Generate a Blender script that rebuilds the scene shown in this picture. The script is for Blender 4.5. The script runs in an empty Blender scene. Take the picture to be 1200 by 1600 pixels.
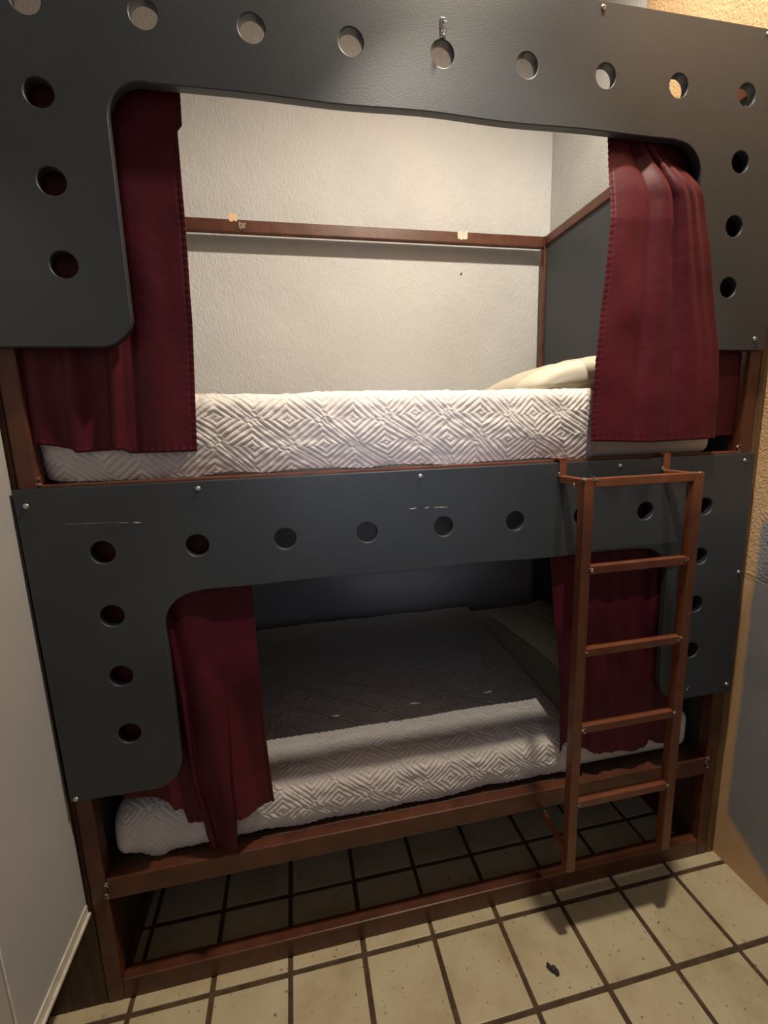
import bpy, bmesh, math, random
import numpy as np
from mathutils import Matrix, Vector

random.seed(7)
rng = np.random.default_rng(7)
S = bpy.context.scene
COL = S.collection

# ------------------------------------------------------------------ camera
cam_d = bpy.data.cameras.new('camera')
cam = bpy.data.objects.new('camera', cam_d)
COL.objects.link(cam)
RIGHT = Vector((0.9791741768873137, -0.20041876989315452, -0.032407529859067294))
DOWN = Vector((-0.06694099298249881, -0.1680172386628685, -0.9835085718846693))
FWD = Vector((0.19166855447769363, 0.9651955885656645, -0.1779343728395723))
mw = Matrix.Identity(4)
for i in range(3):
    mw[i][0] = RIGHT[i]; mw[i][1] = -DOWN[i]; mw[i][2] = -FWD[i]
mw.translation = Vector((0.4226, -1.0847, 1.5040))
cam.matrix_world = mw
cam_d.sensor_fit = 'VERTICAL'
cam_d.sensor_height = 36.0
cam_d.sensor_width = 27.0
cam_d.lens = 702.32 / 1600 * 36.0
cam_d.clip_start = 0.02
S.camera = cam

# ------------------------------------------------------------------ light and exposure
S.view_settings.view_transform = 'Standard'
S.view_settings.look = 'None'
S.view_settings.exposure = 0.75
S.view_settings.gamma = 1.0
S.view_settings.use_curve_mapping = False
W = bpy.data.worlds.new('world'); S.world = W
W.use_nodes = True
bg = W.node_tree.nodes['Background']
bg.inputs[0].default_value = (0.62, 0.66, 0.85, 1)
bg.inputs[1].default_value = 0.15          # dim cool light from the rest of the flat, in through the open side

def lamp(name, kind, loc, energy, color, **kw):
    d = bpy.data.lights.new(name, kind)
    d.energy = energy; d.color = color
    for k, v in kw.items(): setattr(d, k, v)
    o = bpy.data.objects.new(name, d); o.location = loc
    COL.objects.link(o)
    return o
LA = lamp('ceiling_lamp_light', 'SPOT', (1.18, -0.30, 3.50), 118, (1.0, 0.87, 0.69), shadow_soft_size=0.055,
          spot_size=math.radians(164), spot_blend=0.62)
LB = lamp('streak_lamp_light', 'SPOT', (0.80, -0.80, 3.06), 50, (1.0, 0.90, 0.76), shadow_soft_size=0.007,
          spot_size=math.radians(56), spot_blend=0.55)  # unseen second lamp, its cone shaped to put a streak on the lower bunk
LB.rotation_euler = (Vector((0.98, 0.10, 0.90)) - LB.location).to_track_quat('-Z', 'Y').to_euler()
LC = lamp('cool_fill_light', 'SPOT', (0.30, -1.75, 1.75), 26, (0.80, 0.82, 1.0), shadow_soft_size=0.16,
          spot_size=math.radians(25), spot_blend=1.0)  # cool fill added behind the camera; no window is seen there
LC.rotation_euler = (Vector((0.70, 0.0, 1.43)) - LC.location).to_track_quat('-Z', 'Y').to_euler()

# ------------------------------------------------------------------ materials
def new_mat(name):
    m = bpy.data.materials.new(name); m.use_nodes = True
    return m, m.node_tree.nodes, m.node_tree.links, m.node_tree.nodes['Principled BSDF']

def ramp(nt, fac, stops):
    r = nt.nodes.new('ShaderNodeValToRGB')
    el = r.color_ramp.elements
    while len(el) < len(stops): el.new(0.5)
    for e, (p, c) in zip(el, stops):
        e.position = p; e.color = (*c, 1) if len(c) == 3 else c
    nt.links.new(fac, r.inputs[0])
    return r.outputs[0]

def noise(nt, scale, detail=4, rough=0.6, vec=None, stretch=None):
    tc = nt.nodes.new('ShaderNodeTexCoord')
    out = tc.outputs['Object']
    if stretch:
        mp = nt.nodes.new('ShaderNodeMapping'); mp.inputs['Scale'].default_value = stretch
        nt.links.new(out, mp.inputs['Vector']); out = mp.outputs[0]
    n = nt.nodes.new('ShaderNodeTexNoise')
    n.inputs['Scale'].default_value = scale; n.inputs['Detail'].default_value = detail
    n.inputs['Roughness'].default_value = rough
    nt.links.new(out, n.inputs['Vector'])
    return n.outputs['Fac']

def bump(nt, p, height, strength, dist, prev=None):
    b = nt.nodes.new('ShaderNodeBump')
    b.inputs['Strength'].default_value = strength; b.inputs['Distance'].default_value = dist
    nt.links.new(height, b.inputs['Height'])
    if prev is not None: nt.links.new(prev, b.inputs['Normal'])
    nt.links.new(b.outputs[0], p.inputs['Normal'])
    return b.outputs[0]

def basic(name, c1, c2, scale, rough, bscale=None, bdist=0.001, bstr=0.5, stretch=None, metallic=0.0, spec=0.5, lo=0.35, hi=0.65):
    m, n, l, p = new_mat(name)
    col = ramp(m.node_tree, noise(m.node_tree, scale, stretch=stretch), [(lo, c1), (hi, c2)])
    l.new(col, p.inputs['Base Color'])
    p.inputs['Roughness'].default_value = rough; p.inputs['Metallic'].default_value = metallic
    p.inputs['Specular IOR Level'].default_value = spec
    if bscale: bump(m.node_tree, p, noise(m.node_tree, bscale, 3), bstr, bdist)
    return m

M_PANEL = basic('slate_grey_paint', (0.035, 0.041, 0.048), (0.043, 0.050, 0.058), 3, 0.42, 380, 0.0006, 0.45)
M_BOARD = basic('slate_board', (0.042, 0.048, 0.053), (0.050, 0.056, 0.061), 4, 0.6, 300, 0.0005, 0.3)
M_BROWN = basic('red_brown_paint', (0.072, 0.022, 0.011), (0.122, 0.039, 0.018), 14, 0.38, 160, 0.0006, 0.4)
M_LADDER = basic('ladder_brown_paint', (0.155, 0.050, 0.024), (0.205, 0.070, 0.034), 25, 0.36, 200, 0.0005, 0.4)
M_DARKWOOD = basic('dark_wood', (0.045, 0.020, 0.010), (0.085, 0.040, 0.018), 8, 0.6, 90, 0.001, 0.5, stretch=(9, 9, 1))
M_FILLER = basic('raw_wood_strip', (0.110, 0.062, 0.024), (0.20, 0.115, 0.045), 7, 0.65, 80, 0.001, 0.5, stretch=(9, 9, 0.8))
M_METAL = basic('screw_metal', (0.45, 0.44, 0.42), (0.62, 0.61, 0.58), 60, 0.35, metallic=0.8)
M_WELD = basic('weld_metal', (0.09, 0.05, 0.035), (0.36, 0.31, 0.24), 170, 0.5, 300, 0.001, 0.8, metallic=0.2)
M_SCUFF = basic('bare_scuff_and_clip', (0.45, 0.36, 0.30), (0.7, 0.62, 0.55), 200, 0.7)
M_TAPE = basic('old_tape', (0.55, 0.50, 0.38), (0.78, 0.72, 0.60), 120, 0.5, 200, 0.001, 0.6)
M_PEACHTAPE = basic('masking_tape', (0.75, 0.48, 0.27), (0.85, 0.58, 0.36), 60, 0.6)
M_CAB = basic('pale_grey_laminate', (0.42, 0.42, 0.425), (0.46, 0.46, 0.46), 3, 0.38, 500, 0.0002, 0.3)
M_CABTRIM = basic('worn_cabinet_edge', (0.55, 0.52, 0.46), (0.74, 0.70, 0.62), 30, 0.5, 120, 0.001, 0.5)
M_BLACK = basic('near_black', (0.02, 0.015, 0.010), (0.06, 0.045, 0.03), 40, 0.7, 150, 0.001, 0.6)
M_SHEET = basic('cream_sheet', (0.72, 0.67, 0.54), (0.78, 0.73, 0.60), 4, 0.85, 700, 0.0004, 0.4)
M_CEIL = basic('ceiling_paint', (0.36, 0.34, 0.30), (0.42, 0.40, 0.36), 2, 0.9)
M_WALL = basic('white_stucco_far', (0.38, 0.37, 0.34), (0.44, 0.43, 0.40), 2, 0.9, 90, 0.004, 0.6)

# clear plastic hook
M_CLEAR, n_, l_, p_ = new_mat('clear_plastic')
p_.inputs['Base Color'].default_value = (0.9, 0.9, 0.88, 1)
p_.inputs['Transmission Weight'].default_value = 0.96
p_.inputs['Roughness'].default_value = 0.12

# back wall: pale stucco, trowel marks mostly running up and down, faint peach patches
def mat_backwall():
    m, n, l, p = new_mat('pale_grey_stucco'); nt = m.node_tree
    a = ramp(nt, noise(nt, 2.2, 5), [(0.30, (0.56, 0.57, 0.575)), (0.62, (0.63, 0.64, 0.645)), (0.78, (0.67, 0.64, 0.60))])
    l.new(a, p.inputs['Base Color'])
    p.inputs['Roughness'].default_value = 0.7
    b = bump(nt, p, noise(nt, 75, 4, 0.65, stretch=(1.5, 1, 0.75)), 0.8, 0.006)
    bump(nt, p, noise(nt, 16, 3), 0.35, 0.006, b)
    return m
M_BACK = mat_backwall()

# right wall: peach plaster, grey paint on the lower part in front of the bed, grey-white deep in the bunk
def mat_rightwall():
    m, n, l, p = new_mat('peach_and_grey_plaster'); nt = m.node_tree
    tc = n.new('ShaderNodeTexCoord'); sep = n.new('ShaderNodeSeparateXYZ')
    l.new(tc.outputs['Object'], sep.inputs[0])
    def M(op, a, b=None, c=None, clamp=False):
        q = n.new('ShaderNodeMath'); q.operation = op; q.use_clamp = clamp
        for k, v in enumerate((a, b, c)):
            if v is None: continue
            if isinstance(v, (int, float)): q.inputs[k].default_value = v
            else: l.new(v, q.inputs[k])
        return q.outputs[0]
    Y, Z = sep.outputs['Y'], sep.outputs['Z']
    wob = M('MULTIPLY', M('SUBTRACT', noise(nt, 9, 4), 0.5), 0.06)
    def step(v, edge, w):   # smooth 0..1 as v passes edge
        return M('MULTIPLY_ADD', M('SUBTRACT', v, edge), 1.0 / w, 0.5, clamp=True)
    deep = step(M('ADD', Y, M('MULTIPLY', wob, 0.3)), 0.60, 0.012)
    # dado: y < -0.012, 0.09 < z < 1.20, rounded lower corner near the bed
    f1 = step(M('MULTIPLY', M('ADD', Y, M('MULTIPLY', wob, 0.25)), -1.0), 0.014, 0.012)
    ztop = step(M('MULTIPLY', M('ADD', Z, wob), -1.0), -1.20, 0.05)
    zz = M('ADD', M('ADD', Z, M('MULTIPLY', wob, 0.5)), M('MULTIPLY', M('MINIMUM', M('ADD', Y, 0.20), 0.25), -0.75))
    zbot = step(zz, 0.050, 0.03)
    dado = M('MULTIPLY', M('MULTIPLY', f1, ztop), zbot)
    peach = ramp(nt, noise(nt, 6, 4), [(0.3, (0.58, 0.37, 0.19)), (0.7, (0.67, 0.44, 0.25))])
    grey = ramp(nt, noise(nt, 5, 4), [(0.3, (0.23, 0.24, 0.25)), (0.7, (0.29, 0.295, 0.30))])
    white = ramp(nt, noise(nt, 5, 4), [(0.3, (0.47, 0.475, 0.47)), (0.7, (0.54, 0.54, 0.53))])
    def mix(f, a, b):
        q = n.new('ShaderNodeMix'); q.data_type = 'RGBA'
        l.new(f, q.inputs[0]); l.new(a, q.inputs[6]); l.new(b, q.inputs[7]); return q.outputs[2]
    c = mix(deep, mix(dado, peach, grey), white)
    line = M('COMPARE', M('ADD', Z, M('MULTIPLY', Y, -0.20)), 1.021, 0.0013)
    line = M('MULTIPLY', line, M('MULTIPLY', f1, M('GREATER_THAN', Y, -0.3)))
    wh = n.new('ShaderNodeRGB'); wh.outputs[0].default_value = (0.8, 0.78, 0.72, 1)
    c = mix(line, c, wh.outputs[0])
    l.new(c, p.inputs['Base Color']); p.inputs['Roughness'].default_value = 0.8
    amp = M('MULTIPLY_ADD', step(Z, 1.02, 0.02), 0.85, 0.15)
    amp = M('MULTIPLY', amp, M('MULTIPLY_ADD', deep, -0.6, 1.0))
    h = M('MULTIPLY', noise(nt, 120, 4, 0.6), amp)
    bump(nt, p, h, 0.9, 0.006)
    return m
M_RIGHT = mat_rightwall()

def mat_tile():
    m, n, l, p = new_mat('cream_floor_tile'); nt = m.node_tree
    c = ramp(nt, noise(nt, 5, 6, 0.65), [(0.28, (0.42, 0.335, 0.19)), (0.50, (0.56, 0.475, 0.30)), (0.75, (0.64, 0.565, 0.39))])
    sp = ramp(nt, noise(nt, 70, 3, 0.5), [(0.66, (0, 0, 0)), (0.72, (1, 1, 1))])
    q = n.new('ShaderNodeMix'); q.data_type = 'RGBA'
    l.new(sp, q.inputs[0]); l.new(c, q.inputs[6]); q.inputs[7].default_value = (0.20, 0.14, 0.07, 1)
    l.new(q.outputs[2], p.inputs['Base Color'])
    p.inputs['Roughness'].default_value = 0.42
    bump(nt, p, noise(nt, 40, 4), 0.3, 0.002)
    return m
M_TILE = mat_tile()
M_GROUT = basic('brown_grout', (0.055, 0.032, 0.016), (0.110, 0.066, 0.034), 25, 0.9, 120, 0.002, 0.8)

def mat_curtain():
    m, n, l, p = new_mat('maroon_satin'); nt = m.node_tree
    c = ramp(nt, noise(nt, 9, 3), [(0.3, (0.066, 0.006, 0.012)), (0.7, (0.088, 0.008, 0.016))])
    l.new(c, p.inputs['Base Color'])
    p.inputs['Roughness'].default_value = 0.5
    p.inputs['Specular IOR Level'].default_value = 0.22
    p.inputs['Sheen Weight'].default_value = 0.04
    p.inputs['Sheen Tint'].default_value = (0.9, 0.35, 0.4, 1)
    p.inputs['Sheen Roughness'].default_value = 0.5
    b = bump(nt, p, noise(nt, 900, 2, stretch=(1, 1, 0.25)), 0.25, 0.0004)
    bump(nt, p, noise(nt, 22, 4), 0.35, 0.004, b)
    return m
M_CURTAIN = mat_curtain()

def mat_quilt():
    m, n, l, p = new_mat('quilted_off_white_cotton'); nt = m.node_tree
    c = ramp(nt, noise(nt, 3, 3), [(0.3, (0.70, 0.645, 0.605)), (0.7, (0.76, 0.705, 0.665))])
    l.new(c, p.inputs['Base Color'])
    p.inputs['Roughness'].default_value = 0.8
    p.inputs['Sheen Weight'].default_value = 0.15
    b = bump(nt, p, noise(nt, 800, 2), 0.3, 0.0004)
    bump(nt, p, noise(nt, 85, 4, 0.6), 0.5, 0.004, b)
    return m
M_QUILT = mat_quilt()

# ------------------------------------------------------------------ helpers
def link_mesh(name, me, mat, parent=None, smooth=False):
    o = bpy.data.objects.new(name, me)
    COL.objects.link(o)
    for mm in (mat if isinstance(mat, (list, tuple)) else [mat]): me.materials.append(mm)
    if smooth:
        me.polygons.foreach_set('use_smooth', [True] * len(me.polygons))
    if parent is not None:
        o.parent = parent
        o.matrix_parent_inverse = Matrix.Translation(-parent.location)
    return o

def tag(o, label, cat, group=None):
    o['label'] = label; o['category'] = cat
    if group: o['group'] = group
    return o

def struct(o):
    o['kind'] = 'structure'
    return o

def empty(name, loc):
    o = bpy.data.objects.new(name, None); o.location = loc; o.empty_display_size = 0.1
    COL.objects.link(o)
    return o

def bm_box(bm, lo, hi, bevel=0.0, seg=2, rot=None, pivot=None):
    r = bmesh.ops.create_cube(bm, size=1.0)
    vs = r['verts']
    c = [(a + b) / 2 for a, b in zip(lo, hi)]; s = [b - a for a, b in zip(lo, hi)]
    for v in vs:
        v.co = Vector((v.co.x * s[0] + c[0], v.co.y * s[1] + c[1], v.co.z * s[2] + c[2]))
    if bevel > 0:
        es = list({e for v in vs for e in v.link_edges})
        rr = bmesh.ops.bevel(bm, geom=es, offset=bevel, segments=seg, affect='EDGES', profile=0.6)
        vs = list({v for f in rr['faces'] for v in f.verts} | {v for v in vs if v.is_valid})
    if rot is not None:
        bmesh.ops.rotate(bm, verts=vs, cent=pivot or Vector(c), matrix=rot)
    return vs

def box(name, lo, hi, mat, parent=None, bevel=0.004, rot=None, pivot=None):
    bm = bmesh.new(); bm_box(bm, lo, hi, bevel, 2, rot, pivot)
    me = bpy.data.meshes.new(name); bm.to_mesh(me); bm.free()
    return link_mesh(name, me, mat, parent)

def blob_mesh(name, pts_r, seed=0):
    """several lumpy little spheres joined in one mesh"""
    rr = random.Random(seed)
    bm = bmesh.new()
    for (c, r) in pts_r:
        q = bmesh.ops.create_icosphere(bm, subdivisions=2, radius=r)
        for v in q['verts']:
            k = 1 + rr.uniform(-0.22, 0.22)
            v.co = Vector(c) + v.co * k
    me = bpy.data.meshes.new(name); bm.to_mesh(me); bm.free()
    return me

def grid_mesh(name, P):
    """P: (nu, nv, 3) numpy array of points -> mesh"""
    nu, nv = P.shape[:2]
    me = bpy.data.meshes.new(name)
    idx = np.arange(nu * nv).reshape(nu, nv)
    q = np.stack([idx[:-1, :-1], idx[1:, :-1], idx[1:, 1:], idx[:-1, 1:]], -1).reshape(-1, 4)
    me.vertices.add(nu * nv); me.vertices.foreach_set('co', P.reshape(-1).astype(np.float32))
    me.loops.add(q.size); me.loops.foreach_set('vertex_index', q.reshape(-1).astype(np.int32))
    me.polygons.add(len(q))
    me.polygons.foreach_set('loop_start', (np.arange(len(q)) * 4).astype(np.int32))
    me.polygons.foreach_set('loop_total', np.full(len(q), 4, np.int32))
    me.update(calc_edges=True); me.validate()
    return me

def smooth_noise(shape, cells, seed):
    """smooth random field in -1..1 on a grid, cells = (cu, cv)"""
    r = np.random.default_rng(seed)
    g = r.uniform(-1, 1, (cells[0] + 3, cells[1] + 3))
    u = np.linspace(0, cells[0], shape[0]); v = np.linspace(0, cells[1], shape[1])
    iu = np.minimum(u.astype(int), cells[0] - 1); iv = np.minimum(v.astype(int), cells[1] - 1)
    fu = u - iu; fv = v - iv
    fu = fu * fu * (3 - 2 * fu); fv = fv * fv * (3 - 2 * fv)
    a = g[iu][:, iv]; b = g[iu + 1][:, iv]; c = g[iu][:, iv + 1]; d = g[iu + 1][:, iv + 1]
    FU = fu[:, None]; FV = fv[None, :]
    return (a * (1 - FU) + b * FU) * (1 - FV) + (c * (1 - FU) + d * FU) * FV

def arc(cx, cz, r, a0, a1, n=10):
    return [(cx + r * math.cos(math.radians(a0 + (a1 - a0) * k / n)), cz + r * math.sin(math.radians(a0 + (a1 - a0) * k / n))) for k in range(n + 1)]

def panel_mesh(name, outline, holes, thick, bevel=0.002):
    cu = bpy.data.curves.new(name, 'CURVE'); cu.dimensions = '2D'; cu.fill_mode = 'BOTH'
    cu.extrude = thick / 2 - bevel; cu.bevel_depth = bevel; cu.bevel_resolution = 2; cu.offset = -bevel
    for loop in [outline] + holes:
        sp = cu.splines.new('POLY'); sp.points.add(len(loop) - 1)
        for pt, (x, z) in zip(sp.points, loop): pt.co = (x, z, 0, 1)
        sp.use_cyclic_u = True
    tmp = bpy.data.objects.new('tmp', cu); COL.objects.link(tmp)
    dg = bpy.context.evaluated_depsgraph_get(); dg.update()
    me = bpy.data.meshes.new_from_object(tmp.evaluated_get(dg))
    bpy.data.objects.remove(tmp); bpy.data.curves.remove(cu)
    me.transform(Matrix(((1, 0, 0, 0), (0, 0, -1, thick / 2 + YP), (0, 1, 0, 0), (0, 0, 0, 1))))
    me.name = name
    return me

# ------------------------------------------------------------------ the setting
TX0, TXS, TY0, TYS = 0.1085, 0.2116, -0.0222, 0.2253
XR, YB, ZC = 1.79, 1.205, 3.90

def build_floor():
    bm = bmesh.new()
    bm_box(bm, (-1.1, -2.5, -0.06), (1.95, 1.30, -0.0035))
    for f in bm.faces: f.material_index = 0
    rr = random.Random(3)
    g = 0.0070
    for i in range(-6, 9):
        for j in range(-10, 6):
            x0 = TX0 + i * TXS; y0 = TY0 + j * TYS
            lo = [max(x0 + g, -1.08), max(y0 + g, -2.48), -0.012]
            hi = [min(x0 + TXS - g, XR + 0.005), min(y0 + TYS - g, YB + 0.003), 0.0]
            if hi[0] - lo[0] < 0.02 or hi[1] - lo[1] < 0.02: continue
            dz = rr.uniform(-0.0008, 0.0)
            hi[2] += dz
            jx, jy = rr.uniform(-0.0012, 0.0012), rr.uniform(-0.0012, 0.0012)
            nb = len(bm.faces)
            bm_box(bm, (lo[0] + jx, lo[1] + jy, lo[2]), (hi[0] + jx, hi[1] + jy, hi[2]), 0.0022, 2,
                   Matrix.Rotation(rr.uniform(-0.003, 0.003), 3, 'Z'))
            bm.faces.ensure_lookup_table()
            for f in bm.faces[nb:]: f.material_index = 1
    me = bpy.data.meshes.new('floor'); bm.to_mesh(me); bm.free()
    return struct(link_mesh('floor', me, [M_GROUT, M_TILE]))
build_floor()
struct(box('wall_back', (-1.1, YB, -0.06), (1.95, YB + 0.12, ZC), M_BACK, bevel=0))
struct(box('wall_right', (XR, -2.5, -0.06), (XR + 0.14, YB, ZC), M_RIGHT, bevel=0))
struct(box('wall_left', (-1.22, -2.5, -0.06), (-1.1, YB, ZC), M_WALL, bevel=0))
struct(box('ceiling', (-1.22, -2.5, ZC), (1.95, YB + 0.12, ZC + 0.1), M_CEIL, bevel=0))
struct(box('trim_1', (1.7635, 0.018, 0.0), (XR, 0.058, 2.44), M_FILLER, bevel=0.003))   # wooden strip filling the gap to the wall

struct(box('added_shade_shelf', (-1.1, -1.05, 2.58), (XR, -0.622, 2.60), M_CEIL, bevel=0.002))   # added unseen shelf; blocks the second lamp to shape the lower bunk streak

# ------------------------------------------------------------------ bunk bed
PT = 0.021; YP = -0.0035                                   # guard panel thickness, front face at y = YP
bed = tag(empty('bunk_bed', (0.79, 0.58, 0.0)),
          'two-tier bunk bed, red-brown metal frame, slate grey guard panels pierced by round holes', 'bunk bed')
XL, XRI = -0.163, 1.760
for (x0, x1, y0, y1) in ((XL, XL + 0.040, 0.018, 0.058), (XRI - 0.040, XRI, 0.018, 0.058),
                         (XL, XL + 0.036, 1.126, 1.160), (1.716, 1.752, 1.126, 1.160)):
    box('post', (x0, y0, 0.0), (x1, y1, 2.425), M_BROWN, bed, 0.004)
def rail(name, lo, hi, mat=M_BROWN):
    return box(name, lo, hi, mat, bed, 0.004)
xa, xb = XL + 0.040, XRI - 0.040
for (z0, z1, yd) in ((0.0, 0.062, 0.058), (0.325, 0.386, 0.054), (1.350, 1.411, 0.050), (2.378, 2.422, 0.050)):
    rail('front_rail', (xa, 0.0185, z0), (xb, yd, z1))
rear = []
for (z0, z1) in ((0.0, 0.050), (0.330, 0.380), (1.350, 1.400), (2.372, 2.422)):
    rear.append(rail('rear_rail', (XL + 0.036, 1.128, z0), (1.716, 1.158, z1)))
for (z0, z1) in ((0.0, 0.050), (0.325, 0.386), (1.350, 1.405), (2.380, 2.422)):
    rail('end_rail', (1.718, 0.058, z0), (1.750, 1.126, z1))
    rail('end_rail', (XL + 0.002, 0.058, z0), (XL + 0.034, 1.126, z1))
# end boards and bed bases
for (z0, z1, mt) in ((1.405, 2.380, M_BOARD), (0.386, 1.350, M_BOARD), (0.050, 0.325, M_DARKWOOD)):
    box('end_board', (1.727, 0.058, z0), (1.743, 1.126, z1), mt, bed, 0.001)
    box('end_board', (XL + 0.010, 0.058, z0), (XL + 0.026, 1.126, z1), mt, bed, 0.001)
box('bed_base', (-0.128, 0.0545, 0.362), (1.717, 1.127, 0.384), M_DARKWOOD, bed, 0.002)
box('bed_base', (-0.128, 0.0505, 1.378), (1.717, 1.127, 1.400), M_DARKWOOD, bed, 0.002)

def holes(zr, sv, x_off, r=0.0258):
    H = []
    cs = [(x_off + 0.2 * i, zr) for i in range(9)] + [(x_off + 1.6 * e, zr - sv * j) for e in (0, 1) for j in (1, 2, 3)]
    for (cx, cz) in cs:
        H.append([(cx + r * math.cos(2 * math.pi * k / 40), cz + r * math.sin(2 * math.pi * k / 40)) for k in range(40)])
    return H
def wavy(x0, x1, z, amp, n=24, seed=0):
    rr = random.Random(seed); ph = rr.uniform(0, 6)
    return [(x0 + (x1 - x0) * k / n, z + amp * math.sin(ph + 9 * k / n * 2) * math.sin(math.pi * k / n)) for k in range(n + 1)]
up = [(-0.163, 2.450), (-0.163, 1.695)]
up += arc(0.047, 1.760, 0.065, -90, 0)
up += arc(0.187, 2.117, 0.072, 180, 90)
up += wavy(0.20, 1.40, 2.188, 0.0025, seed=2)
up += arc(1.410, 2.112, 0.074, 90, 0)
up += arc(1.540, 1.747, 0.055, 180, 270)
up += [(1.743, 1.692), (1.755, 2.450)]
lo_ = [(-0.163, 1.405), (-0.158, 0.645)]
lo_ += arc(0.030, 0.712, 0.070, -90, 0)
lo_ += arc(0.184, 1.063, 0.082, 180, 90)
lo_ += wavy(0.20, 1.38, 1.1475, 0.003, seed=5)
lo_ += arc(1.397, 1.060, 0.085, 90, 0)
lo_ += arc(1.570, 0.722, 0.082, 180, 270)
lo_ += [(1.757, 0.640), (1.752, 1.405)]
g_up = link_mesh('guard_panel', panel_mesh('guard_panel', up, holes(2.303, 0.1503, 0.0), PT), M_PANEL, bed)
g_lo = link_mesh('guard_panel', panel_mesh('guard_panel', lo_, holes(1.256, 0.1505, -0.007), PT), M_PANEL, bed)

def screw(x, z, parent, r=0.0058):
    bm = bmesh.new()
    q = bmesh.ops.create_uvsphere(bm, u_segments=14, v_segments=8, radius=r)
    for v in q['verts']:
        v.co = Vector((x + v.co.x, YP - 0.0004 + min(v.co.y, 0.0008) * 0.55, z + v.co.z))
    s_ = bm_box(bm, (x - r * 0.7, YP - 0.0046, z - 0.0007), (x + r * 0.7, YP - 0.0030, z + 0.0007), 0)
    me = bpy.data.meshes.new('screw'); bm.to_mesh(me); bm.free()
    link_mesh('screw', me, M_METAL, parent)
for (x, z) in ((1.185, 2.436), (1.704, 1.722), (1.645, 2.438), (0.40, 2.436)): screw(x, z, g_up)
for (x, z) in ((0.208, 1.388), (0.733, 1.389), (1.302, 1.388), (1.716, 1.385), (-0.141, 1.370), (-0.145, 0.652), (1.740, 0.668), (1.738, 1.043)):
    screw(x, z, g_lo)

def scuff(parent, strokes, seed):
    """thin irregular patches where the paint is scraped off, and one white clip"""
    rr = random.Random(seed)
    for (x0, z0, x1, z1, w) in strokes:
        bm = bmesh.new()
        n = max(4, int(abs(x1 - x0) / 0.006)); top = []; bot = []
        for k in range(n + 1):
            t = k / n; x = x0 + (x1 - x0) * t; z = z0 + (z1 - z0) * t + rr.uniform(-0.3, 0.3) * w
            ww = w * rr.uniform(0.25, 1.0) * (0.15 + math.sin(math.pi * t))
            top.append(bm.verts.new((x, YP - 0.00035, z + ww / 2))); bot.append(bm.verts.new((x, YP - 0.00035, z - ww / 2)))
        for k in range(n):
            bm.faces.new((bot[k], bot[k + 1], top[k + 1], top[k]))
        r = bmesh.ops.extrude_face_region(bm, geom=list(bm.faces))
        for v in [g for g in r['geom'] if isinstance(g, bmesh.types.BMVert)]: v.co.y += 0.0003
        bmesh.ops.recalc_face_normals(bm, faces=bm.faces)
        me = bpy.data.meshes.new('scuff_or_clip'); bm.to_mesh(me); bm.free()
        o = link_mesh('scuff_or_clip', me, M_SCUFF, parent); o['label'] = 'pale scrape through the grey paint, or white clip on it'
scuff(g_lo, [(0.700, 1.3085, 0.722, 1.309, 0.003), (0.740, 1.308, 0.756, 1.309, 0.0022), (0.768, 1.3075, 0.806, 1.306, 0.003),
             (-0.075, 1.3255, 0.03, 1.3225, 0.0008), (0.03, 1.322, 0.055, 1.320, 0.0011), (0.062, 1.3195, 0.080, 1.3185, 0.0032)], 4)
scuff(g_lo, [(1.588, 0.672, 1.597, 0.678, 0.012)], 8)  # this one is a small white clip, drawn as a scuff

def welds(parent, spots, seed=1):
    rr = random.Random(seed)
    for n, (x, y, z) in enumerate(spots):
        pts = [((x, y, z), 0.0034)]
        for k in range(4):
            pts.append(((x + rr.uniform(-0.005, 0.005), y + rr.uniform(-0.003, 0.002), z + rr.uniform(-0.006, 0.006)), rr.uniform(0.0016, 0.0034)))
        link_mesh('weld_bead', blob_mesh('weld_bead', pts, seed + n), M_WELD, parent, True)
welds(bed, [(1.718, 0.018, 0.372), (1.722, 0.017, 0.350), (1.722, 0.018, 0.385)], 3)
welds(bed, [(-0.123, 0.018, 0.372), (-0.123, 0.018, 0.340)], 5)
welds(bed, [(-0.121, 0.020, 1.412), (-0.121, 0.022, 1.424)], 6)
welds(bed, [(1.718, 0.020, 1.413), (1.716, 0.022, 1.424)], 7)
# curtain wires behind the panels
def rod(name, p0, p1, r, mat, parent):
    bm = bmesh.new(); d = Vector(p1) - Vector(p0)
    q = bmesh.ops.create_cone(bm, cap_ends=True, segments=14, radius1=r, radius2=r, depth=d.length)
    bmesh.ops.rotate(bm, verts=q['verts'], matrix=d.to_track_quat('Z', 'Y').to_matrix())
    bmesh.ops.translate(bm, verts=q['verts'], vec=(Vector(p0) + Vector(p1)) / 2)
    me = bpy.data.meshes.new(name); bm.to_mesh(me); bm.free()
    return link_mesh(name, me, mat, parent, False)
rod('curtain_rod', (xa - 0.001, 0.040, 2.243), (xb + 0.001, 0.040, 2.243), 0.004, M_METAL, bed)
rod('curtain_rod', (xa - 0.001, 0.040, 1.325), (xb + 0.001, 0.040, 1.325), 0.004, M_METAL, bed)
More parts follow.
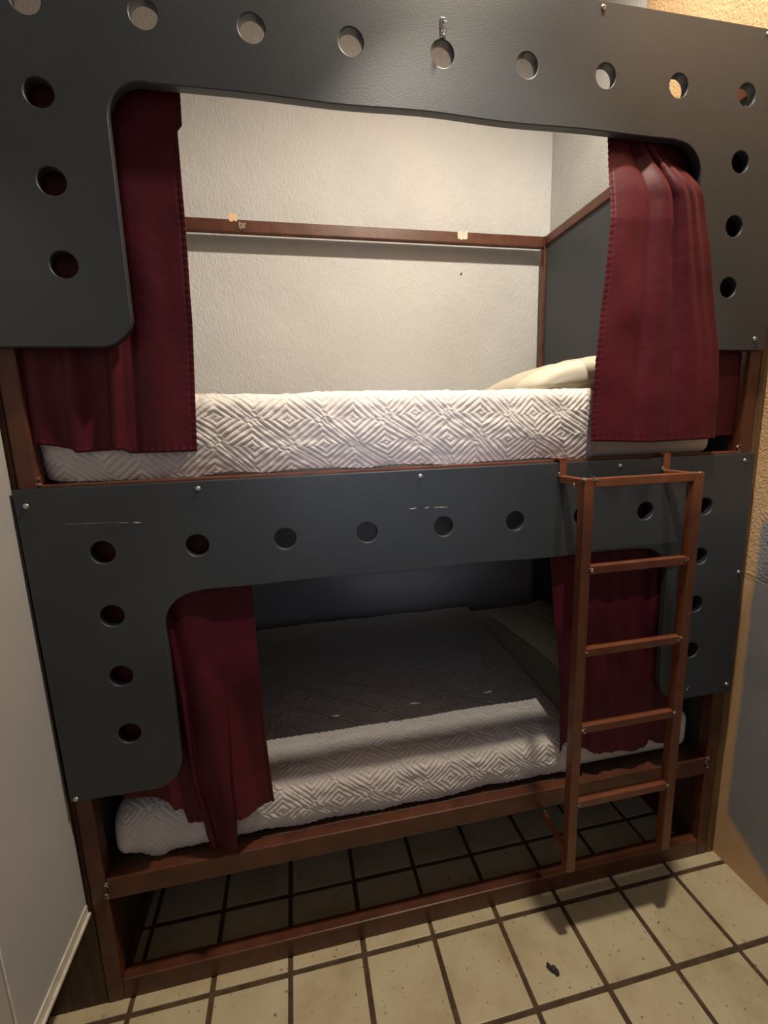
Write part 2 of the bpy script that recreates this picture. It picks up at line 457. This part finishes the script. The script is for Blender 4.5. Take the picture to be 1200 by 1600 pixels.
# tape remains on the rear rail
def scrap_plate(name, x0, x1, z0, z1, y, mat, parent, seed, th=0.0012):
    rr = random.Random(seed); bm = bmesh.new(); n = 8; T = []; B = []
    for k in range(n + 1):
        x = x0 + (x1 - x0) * k / n
        T.append(bm.verts.new((x, y + rr.uniform(-0.001, 0), z1 + rr.uniform(-0.005, 0.003))))
        B.append(bm.verts.new((x, y + rr.uniform(-0.001, 0), z0 + rr.uniform(-0.003, 0.005))))
    for k in range(n): bm.faces.new((B[k], B[k + 1], T[k + 1], T[k]))
    r = bmesh.ops.extrude_face_region(bm, geom=list(bm.faces))
    for v in [g for g in r['geom'] if isinstance(g, bmesh.types.BMVert)]: v.co.y -= th
    bmesh.ops.recalc_face_normals(bm, faces=bm.faces)
    me = bpy.data.meshes.new(name); bm.to_mesh(me); bm.free()
    o = link_mesh(name, me, mat, parent); return o
o = scrap_plate('tape_scrap', 1.262, 1.312, 2.387, 2.424, 1.1272, M_TAPE, rear[3], 3); o['label'] = 'whitish worn tape patch'
o = scrap_plate('tape_scrap', 0.262, 0.292, 2.385, 2.412, 1.1272, M_WELD, rear[3], 5); o['label'] = 'dull metal bracket remains'
o = scrap_plate('tape_scrap', 0.225, 0.258, 2.412, 2.445, 1.1272, M_PEACHTAPE, rear[3], 9); o['label'] = 'peach coloured tape corner'

# ------------------------------------------------------------------ ladder
lad = tag(empty('ladder', (1.285, -0.11, 0.235)),
          'red-brown square tube ladder hooked over the lower guard panel', 'ladder')
UL, UR, YL, TH = 1.128, 1.446, -0.104, 0.0135
for x in (UL, UR):
    box('upright', (x - TH, YL - TH, 0.235), (x + TH, YL + TH, 1.372), M_LADDER, lad, 0.0025)
rungs = [1.138, 0.912, 0.686, 0.452]
for k, z in enumerate(rungs):
    b = box('rung', (UL + TH, YL - 0.011, z - 0.011), (UR - TH, YL + 0.011, z + 0.011), M_LADDER, lad, 0.0022)
    welds(b, [(UL + TH + 0.002, YL - 0.013, z), (UR - TH - 0.002, YL - 0.013, z + 0.004)], 20 + k)
tb = box('top_bar', (UL + TH, YL - 0.011, 1.350), (UR - TH, YL + 0.011, 1.372), M_LADDER, lad, 0.0022)
welds(tb, [(UL - 0.012, YL - 0.010, 1.372), (UL + 0.014, YL - 0.012, 1.370), (UR, YL - 0.010, 1.371)], 31)
for x in (UL - 0.003, UR):
    bm = bmesh.new()
    bm_box(bm, (x - 0.010, YL + TH, 1.351), (x + 0.010, YP - 0.001, 1.371), 0.002)
    bm_box(bm, (x - 0.010, YP - 0.006, 1.351), (x + 0.010, YP - 0.001, 1.4160), 0.001)
    bm_box(bm, (x - 0.010, YP - 0.006, 1.4125), (x + 0.010, 0.0300, 1.4165), 0.001)
    me = bpy.data.meshes.new('hook'); bm.to_mesh(me); bm.free()
    hk = link_mesh('hook', me, M_LADDER, lad)
    welds(hk, [(x - 0.010, -0.006, 1.372), (x - 0.010, YL + 0.03, 1.352)], int(x * 100))
for x in (UL - 0.006,):
    bm = bmesh.new()
    bm_box(bm, (x - 0.008, YL + TH - 0.002, 0.292), (x + 0.008, 0.017, 0.308), 0.002, 2, Matrix.Rotation(0.10, 3, 'X'))
    me = bpy.data.meshes.new('brace'); bm.to_mesh(me); bm.free()
    br = link_mesh('brace', me, M_LADDER, lad)
    welds(br, [(x, 0.012, 0.316), (x, YL + TH + 0.004, 0.296)], 44)

# ------------------------------------------------------------------ mattresses, coverlets, pillows
def rounded_box_mesh(name, lo, hi, r, seg=6, seed=0, lump=0.0):
    bm = bmesh.new(); bm_box(bm, lo, hi, r, seg)
    bmesh.ops.subdivide_edges(bm, edges=[e for e in bm.edges if e.calc_length() > 0.12], cuts=14, use_grid_fill=True)
    rr = random.Random(seed); a, b, c = (rr.uniform(0, 6) for _ in range(3))
    for v in bm.verts:
        v.co.z += lump * (math.sin(v.co.x * 11 + a) * math.sin(v.co.y * 8 + b) + 0.5 * math.sin(v.co.x * 23 + c)) * (1 if v.co.z > (lo[2] + hi[2]) / 2 else 0.0)
    me = bpy.data.meshes.new(name); bm.to_mesh(me); bm.free()
    return me
up_mat = link_mesh('mattress', rounded_box_mesh('mattress', (-0.128, 0.056, 1.4035), (1.665, 1.105, 1.588), 0.042, 6, 1), M_SHEET, None, True)
tag(up_mat, 'mattress in a plain cream sheet on the upper bunk, end showing right of the coverlet', 'mattress')
lo_mat = link_mesh('mattress', rounded_box_mesh('mattress', (-0.105, 0.070, 0.3875), (1.700, 1.105, 0.530), 0.046, 6, 2), M_SHEET, None, True)
tag(lo_mat, 'mattress in a plain cream sheet on the lower bunk, beside the foot of the ladder', 'mattress')

def quilt_height(X, Sx, cw=0.165, ch=0.128):
    """stitched nested diamonds with stepped (spiral) rings: returns pillow height 0..1 and distance to stitch"""
    p = X / cw + Sx / ch; q = X / cw - Sx / ch
    fp = p - np.floor(p) - 0.5; fq = q - np.floor(q) - 0.5
    m = np.maximum(np.abs(fp), np.abs(fq))
    m = np.where((np.abs(fp) > 0.30) & (np.abs(fq) > 0.30), np.abs(fp), m)     # bands in one direction run on past the crossings
    side = np.where(np.abs(fp) >= np.abs(fq), np.where(fp > 0, 0, 2), np.where(fq > 0, 1, 3))
    ms = m + side * 0.03125
    f = ms / 0.125
    d = np.abs(f - np.round(f))            # 0 at a stitch .. 0.5 mid
    h = (1 - np.exp(-(d / 0.10) ** 2)) * (0.72 + 0.56 * d)
    return h

def coverlet(name, x0, x1, zb, zt, yf, yb, r, bulge, seed, end_r, skew=0.0, ruffle=0.0, hgt=0.0040):
    step = 0.0021
    Lf = zt - zb - r; La = r * math.pi / 2; Lt = yb - yf - r
    nx = int((x1 - x0) / step)
    s = np.concatenate([np.arange(0, Lf + La + 0.10, step), np.arange(Lf + La + 0.10, Lf + La + Lt, 0.0042)]); ns = len(s)
    Y = np.zeros(ns); Z = np.zeros(ns); NY = np.zeros(ns); NZ = np.zeros(ns)
    f = s <= Lf
    t = s[f] / Lf
    Y[f] = yf - bulge * np.sin(np.pi * np.clip(t, 0, 1)) + 0.010 * (1 - t) ** 3; Z[f] = zb + s[f]; NY[f] = -1
    a = (s > Lf) & (s <= Lf + La); th = (s[a] - Lf) / r
    Y[a] = yf + r - r * np.cos(th); Z[a] = zt - r + r * np.sin(th); NY[a] = -np.cos(th); NZ[a] = np.sin(th)
    b = s > Lf + La
    Y[b] = yf + r + (s[b] - Lf - La); Z[b] = zt; NZ[b] = 1
    u = np.linspace(0, 1, nx)
    Ug, Sg = np.meshgrid(u, s, indexing='ij')
    Yg = np.broadcast_to(Y, Ug.shape).copy(); Zg = np.broadcast_to(Z, Ug.shape).copy()
    NYg = np.broadcast_to(NY, Ug.shape); NZg = np.broadcast_to(NZ, Ug.shape)
    X1 = x1 + skew * np.clip((Yg - yf) / (yb - yf), 0, 1)
    Xg = x0 + (X1 - x0) * Ug
    wx = 0.012 * smooth_noise(Ug.shape, (9, 7), seed); ws = 0.009 * smooth_noise(Ug.shape, (11, 8), seed + 1)
    h = quilt_height(Xg + wx, Sg + ws)
    # puckers between the stitches
    pk = smooth_noise(Ug.shape, (nx // 6, ns // 12), seed + 2) * 0.5 + smooth_noise(Ug.shape, (nx // 14, ns // 6), seed + 3) * 0.5
    big = smooth_noise(Ug.shape, (13, 10), seed + 4)
    disp = hgt * h * (1 + 0.30 * pk) + 0.0018 * pk * (0.4 + 0.6 * h) + 0.0035 * big
    e = end_r * (1 - np.sqrt(np.clip(1 - np.clip((x0 + end_r - Xg) / end_r, 0, 1) ** 2, 0, 1)))
    if ruffle:
        k = np.exp(-((Xg - x0) / 0.11) ** 2) * np.clip(1 - (Zg - zb) / (zt - zb), 0.15, 1)
        disp = disp + ruffle * k * np.sin((Xg - x0) * 62 + Zg * 14 + 0.7) 
    disp = disp - e
    Yg += NYg * disp; Zg += NZg * disp
    # lower hem wanders
    hem = np.clip(1 - Sg / 0.07, 0, 1)
    Zg += hem * (0.007 * smooth_noise(Ug.shape, (17, 2), seed + 6) + ruffle * 1.1 * np.exp(-((Xg - x0 - 0.03) / 0.10) ** 2) * np.sin((Xg - x0) * 45))
    P = np.stack([Xg, Yg, Zg], -1)
    me = grid_mesh(name, P)
    o = link_mesh(name, me, M_QUILT, None, True)
    md = o.modifiers.new('thickness', 'SOLIDIFY'); md.thickness = 0.005; md.offset = -1
    return o
c1 = coverlet('coverlet', -0.138, 1.254, 1.414, 1.600, 0.048, 1.115, 0.040, 0.006, 11, 0.055, 0.0, 0.0)
tag(c1, 'off-white diamond quilted coverlet on the upper bunk', 'coverlet', )
c2 = coverlet('coverlet', -0.118, 1.252, 0.394, 0.541, 0.060, 1.115, 0.060, 0.004, 51, 0.070, 0.055, 0.016)
tag(c2, 'off-white diamond quilted coverlet on the lower bunk, half in shade', 'coverlet')

def pillow(name, cx, cy, cz, lx, ly, lz, rot, seed, mat, power=0.55):
    n = 70
    a = np.linspace(-1, 1, n); A, B = np.meshgrid(a, a, indexing='ij')
    prof = np.clip((1 - np.abs(A) ** 2.6) * (1 - np.abs(B) ** 2.6), 0, 1) ** power
    wr = smooth_noise(A.shape, (9, 9), seed) * 0.06 + smooth_noise(A.shape, (22, 7), seed + 1) * 0.045
    pin = 1 - 0.06 * (1 - np.abs(A) ** 2) * np.abs(B) ** 3 - 0.0
    X = A * lx / 2 * (1 - 0.07 * (np.abs(A) ** 3) * (1 - B ** 2)); Yv = B * ly / 2 * pin
    Zt = lz / 2 * (prof * (1 + wr)) ; Zb = -lz / 2 * prof * 0.85
    R = Matrix.Rotation(rot[2], 3, 'Z') @ Matrix.Rotation(rot[1], 3, 'Y') @ Matrix.Rotation(rot[0], 3, 'X')
    Rn = np.array(R)
    me1 = []
    bm = bmesh.new()
    for Zs, flip in ((Zt, False), (Zb, True)):
        P = np.stack([X, Yv, Zs], -1) @ Rn.T + np.array([cx, cy, cz])
        vs = [[bm.verts.new(P[i, j]) for j in range(n)] for i in range(n)]
        for i in range(n - 1):
            for j in range(n - 1):
                q = (vs[i][j], vs[i + 1][j], vs[i + 1][j + 1], vs[i][j + 1])
                bm.faces.new(q[::-1] if flip else q)
    bmesh.ops.remove_doubles(bm, verts=bm.verts, dist=0.0004)
    me = bpy.data.meshes.new(name); bm.to_mesh(me); bm.free()
    return link_mesh(name, me, mat, None, True)
p1 = pillow('pillow', 1.468, 0.55, 1.672, 0.50, 0.62, 0.135, (0.0, -0.17, 0.05), 3, M_SHEET)
tag(p1, 'plump cream pillow on the upper bunk beside the grey end board', 'pillow')
p2 = pillow('pillow', 1.540, 0.66, 0.576, 0.34, 0.64, 0.10, (0.0, -0.08, 0.08), 8, M_SHEET, 0.9)
tag(p2, 'flat pale pillow on the lower bunk in deep shade behind the curtain', 'pillow')

# ------------------------------------------------------------------ curtains
def interp(tab, z):
    t = sorted(tab); return np.interp(z, [a for a, _ in t], [b for _, b in t])

def curtain(left, right, ztop, zbot, y0, pleats, seed, wr=0.0022, nu=190, nv=150, path=None, billow=None, ytop=None):
    """left/right: [(z, x)], zbot: [(u, z)], pleats: [(u centre, width, amp top, amp bottom)] towards the room"""
    u = np.linspace(0, 1, nu); v = np.linspace(0, 1, nv)
    U, V = np.meshgrid(u, v, indexing='ij')
    zb = np.interp(U, [a for a, _ in zbot], [b for _, b in zbot])
    Z = ztop + (zb - ztop) * V
    xl = interp(left, Z); xr = interp(right, Z)
    if path is None:
        X = xl + (xr - xl) * U; Y = np.full_like(X, y0)
    else:
        X, Y = path(U, V, Z, xl, xr)
    for (uc, w, a0, a1, lean) in pleats:
        d = (U - uc - lean * (V - 0.5)) / w
        amp = a0 + (a1 - a0) * V
        Y = Y - amp * np.exp(-d * d)
        X = X + 0.35 * amp * d * np.exp(-d * d)
    if billow: Y = Y + billow(U, V, Z)
    Y = Y + wr * smooth_noise(U.shape, (6, 7), seed) + wr * 0.25 * smooth_noise(U.shape, (13, 15), seed + 1)
    # stitched hem and puckered side edges
    dz = (Z - zb)
    hem = np.exp(-((dz - 0.013) / 0.0022) ** 2)
    Y = Y + 0.0012 * hem
    edge = np.minimum(U, 1 - U) * np.abs(xr - xl)
    Y = Y + 0.0012 * np.exp(-((edge - 0.010) / 0.002) ** 2) + 0.0014 * np.exp(-(edge / 0.012) ** 2) * np.sin(Z * 420)
    Y = Y + 0.0012 * np.exp(-(dz / 0.012) ** 2) * np.sin(X * 380)
    P = np.stack([X, Y, Z], -1)
    o = link_mesh('curtain', grid_mesh('curtain', P), M_CURTAIN, None, True)
    md = o.modifiers.new('thickness', 'SOLIDIFY'); md.thickness = 0.0012; md.offset = 0
    return o

# upper left: hangs behind the panel leg, over the mattress side
cu = curtain([(2.26, -0.135), (1.678, -0.137), (1.506, -0.146)],
             [(2.26, 0.250), (2.137, 0.2445), (2.13, 0.235), (1.954, 0.232), (1.759, 0.226), (1.471, 0.207)],
             2.262, [(0, 1.506), (0.10, 1.499), (0.28, 1.486), (0.30, 1.478), (0.55, 1.481), (0.60, 1.472), (1, 1.471)], 0.034,
             [(0.30, 0.045, 0.002, 0.014, 0.02), (0.55, 0.030, 0.002, 0.017, -0.03), (0.78, 0.10, -0.003, 0.010, 0.05),
              (0.10, 0.06, 0.0, 0.010, 0.04), (0.42, 0.05, -0.003, -0.004, 0.0), (0.645, 0.03, -0.002, -0.005, 0.0)], 5)
tag(cu, 'maroon satin curtain gathered at the end of the upper bunk away from the ladder', 'curtain')

# upper right: passes out through the opening, hangs over the panel leg, its far end stays behind the leg
def path_ur(U, V, Z, xl, xr):
    k = np.clip((2.19 - Z) / 0.13, 0, 1); k = k * k * (3 - 2 * k)          # 0 at the opening top .. 1 once outside
    rf = interp([(2.30, 1.42), (2.19, 1.405), (2.12, 1.455), (2.05, 1.487), (2.0, 1.499), (1.90, 1.520), (1.80, 1.546), (1.69, 1.571), (1.45, 1.590)], Z)
    back_x = 1.462
    xb_ = interp([(2.30, 1.705), (1.70, 1.712), (1.455, 1.715)], Z)
    yo = 0.040 + (-0.020 - 0.040) * k
    a, b, c = 0.66, 0.73, 0.80
    t1 = np.clip(U / a, 0, 1); t2 = np.clip((U - a) / (b - a), 0, 1); t3 = np.clip((U - b) / (c - b), 0, 1); t4 = np.clip((U - c) / (1 - c), 0, 1)
    X = xl + (rf - xl) * t1
    X = X + (back_x - rf) * t2 * k + (0) 
    X = np.where(U > c, back_x * k + rf * (1 - k) + (xb_ - (back_x * k + rf * (1 - k))) * t4, X)
    yl = interp([(2.26, 0.036), (2.15, 0.020), (2.0, -0.006), (1.45, -0.012)], Z)
    Y = yl + (yo - yl) * t1 ** 0.7
    Y = Y + (0.012 * k) * np.sin(np.pi * np.clip(t2, 0, 1) / 2)
    Y = np.where(U > b, Y + (0.040 - Y) * t3, Y)
    Y = np.where(U > c, 0.038, Y)
    return X, Y
cu = curtain([(2.26, 1.236), (2.175, 1.236), (2.0, 1.229), (1.854, 1.220), (1.669, 1.204), (1.458, 1.200)], [(2.26, 1.6), (1.45, 1.7)],
             2.262, [(0, 1.459), (0.3, 1.449), (0.60, 1.452), (0.80, 1.453), (1, 1.457)], 0.0,
             [(0.34, 0.055, 0.013, 0.010, -0.12), (0.50, 0.040, 0.015, 0.003, 0.08), (0.42, 0.022, -0.010, -0.010, -0.02),
              (0.14, 0.09, 0.006, 0.008, -0.04), (0.57, 0.03, 0.010, 0.000, 0.05), (0.24, 0.03, -0.004, -0.006, -0.08)], 15, wr=0.0035, path=path_ur)
tag(cu, 'maroon satin curtain at the upper pillow end, bunched out over the panel leg', 'curtain')

# lower left: bunched, one fold hangs lower over the edge of the bed
cu = curtain([(1.35, -0.05), (0.9, -0.05), (0.62, -0.078), (0.4, -0.05)],
             [(1.35, 0.300), (1.126, 0.301), (0.714, 0.303), (0.512, 0.310), (0.40, 0.305)],
             1.352, [(0, 0.612), (0.16, 0.592), (0.315, 0.575), (0.335, 0.545), (0.385, 0.540), (0.395, 0.492), (0.50, 0.484), (0.51, 0.438),
                     (0.55, 0.412), (0.62, 0.402), (0.70, 0.407), (0.745, 0.430), (0.757, 0.512), (1, 0.508)], 0.040,
             [(0.62, 0.11, 0.002, 0.046, 0.30), (0.45, 0.025, 0.002, 0.014, 0.20), (0.30, 0.05, 0.002, 0.010, 0.05),
              (0.83, 0.05, 0.0, -0.004, 0.05), (0.10, 0.06, 0.0, 0.008, 0.0)], 25)
tag(cu, 'maroon satin curtain on the lower bunk with one fold hanging lower over the bed side', 'curtain')

# lower right, behind the ladder
cu = curtain([(1.35, 1.120), (1.131, 1.128), (0.958, 1.147), (0.708, 1.174), (0.49, 1.184)],
             [(1.35, 1.60), (0.829, 1.60), (0.46, 1.592)],
             1.352, [(0, 0.486), (0.035, 0.520), (0.06, 0.530), (0.16, 0.505), (0.27, 0.474), (0.40, 0.462), (0.75, 0.455), (0.80, 0.475), (0.86, 0.463), (1, 0.466)], 0.040,
             [(0.30, 0.05, 0.006, 0.014, 0.04), (0.46, 0.03, 0.008, 0.006, -0.03), (0.60, 0.07, 0.006, 0.012, 0.05),
              (0.75, 0.03, 0.008, 0.004, -0.02), (0.12, 0.08, 0.004, 0.012, 0.03), (0.90, 0.05, 0.004, 0.010, 0.0), (0.22, 0.025, -0.003, -0.010, 0.02)], 35, wr=0.004)
tag(cu, 'maroon satin curtain on the lower bunk hanging behind the ladder', 'curtain')

# ------------------------------------------------------------------ cabinet on the left, board below it
cab = tag(empty('cabinet', (-0.42, -0.45, 0.300)),
          'pale grey laminate cabinet side standing against the end of the bunk bed', 'cabinet')
box('side_panel', (-0.195, -0.275, 0.338), (-0.170, 0.010, 2.05), M_CAB, cab, 0.0015)
box('door', (-0.195, -1.6, 0.338), (-0.170, -0.279, 2.05), M_CAB, cab, 0.0015)
t_ = box('corner_trim', (-0.176, -0.2785, 0.3385), (-0.1680, -0.2735, 2.05), M_CABTRIM, cab, 0.001); 
box('carcass', (-0.70, -1.6, 0.310), (-0.196, 0.010, 2.05), M_CAB, cab, 0.002)
bm = bmesh.new()
bm_box(bm, (-0.195, -1.6, 0.300), (-0.1645, 0.013, 0.308), 0.001)
bm_box(bm, (-0.195, -1.6, 0.308), (-0.1695, 0.011, 0.333), 0.0)
bm_box(bm, (-0.195, -1.6, 0.333), (-0.1670, 0.006, 0.338), 0.001)
me = bpy.data.meshes.new('edge_strip'); bm.to_mesh(me); bm.free()
e_ = link_mesh('edge_strip', me, M_CABTRIM, cab); e_['label'] = 'worn cream edge strip along the bottom'
box('plinth', (-0.70, -1.6, 0.0), (-0.45, -0.30, 0.310), M_DARKWOOD, cab, 0.002)
bd = box('board', (-0.44, 0.020, 0.0), (-0.1645, 0.038, 2.30), M_DARKWOOD, None, 0.002)  # carried up full height to darken the gap between cabinet and bed
tag(bd, 'dark brown board between the cabinet and the bed post, made tall to darken the gap', 'board')

# ------------------------------------------------------------------ small things
me = blob_mesh('scrap', [((1.043, -0.180, 0.006), 0.0085), ((1.036, -0.174, 0.006), 0.0062), ((1.048, -0.188, 0.006), 0.0072), ((1.033, -0.168, 0.008), 0.0045)], 12)
sc = tag(link_mesh('debris_scrap', me, M_BLACK, None, True), 'small dark scrap of debris lying on a floor tile', 'debris')
bm = bmesh.new()
bm_box(bm, (0.795, -0.0022, 2.333), (0.807, -0.0004, 2.369), 0.001)
bm_box(bm, (0.796, -0.0060, 2.336), (0.806, -0.0030, 2.342), 0.001)
bm_box(bm, (0.797, -0.0140, 2.333), (0.805, -0.0060, 2.339), 0.002)
bm_box(bm, (0.797, -0.0165, 2.333), (0.805, -0.0135, 2.352), 0.001)
bmesh.ops.translate(bm, verts=bm.verts, vec=(0, YP, 0))
me = bpy.data.meshes.new('adhesive_hook'); bm.to_mesh(me); bm.free()
tag(link_mesh('adhesive_hook', me, M_CLEAR), 'clear plastic stick-on hook above a hole of the upper guard panel', 'hook')
nl = rod('nail', (1.309, 1.198, 2.262), (1.309, 1.210, 2.262), 0.0035, M_BLACK, None)
tag(nl, 'dark nail head in the pale stucco wall above the upper bunk', 'nail')
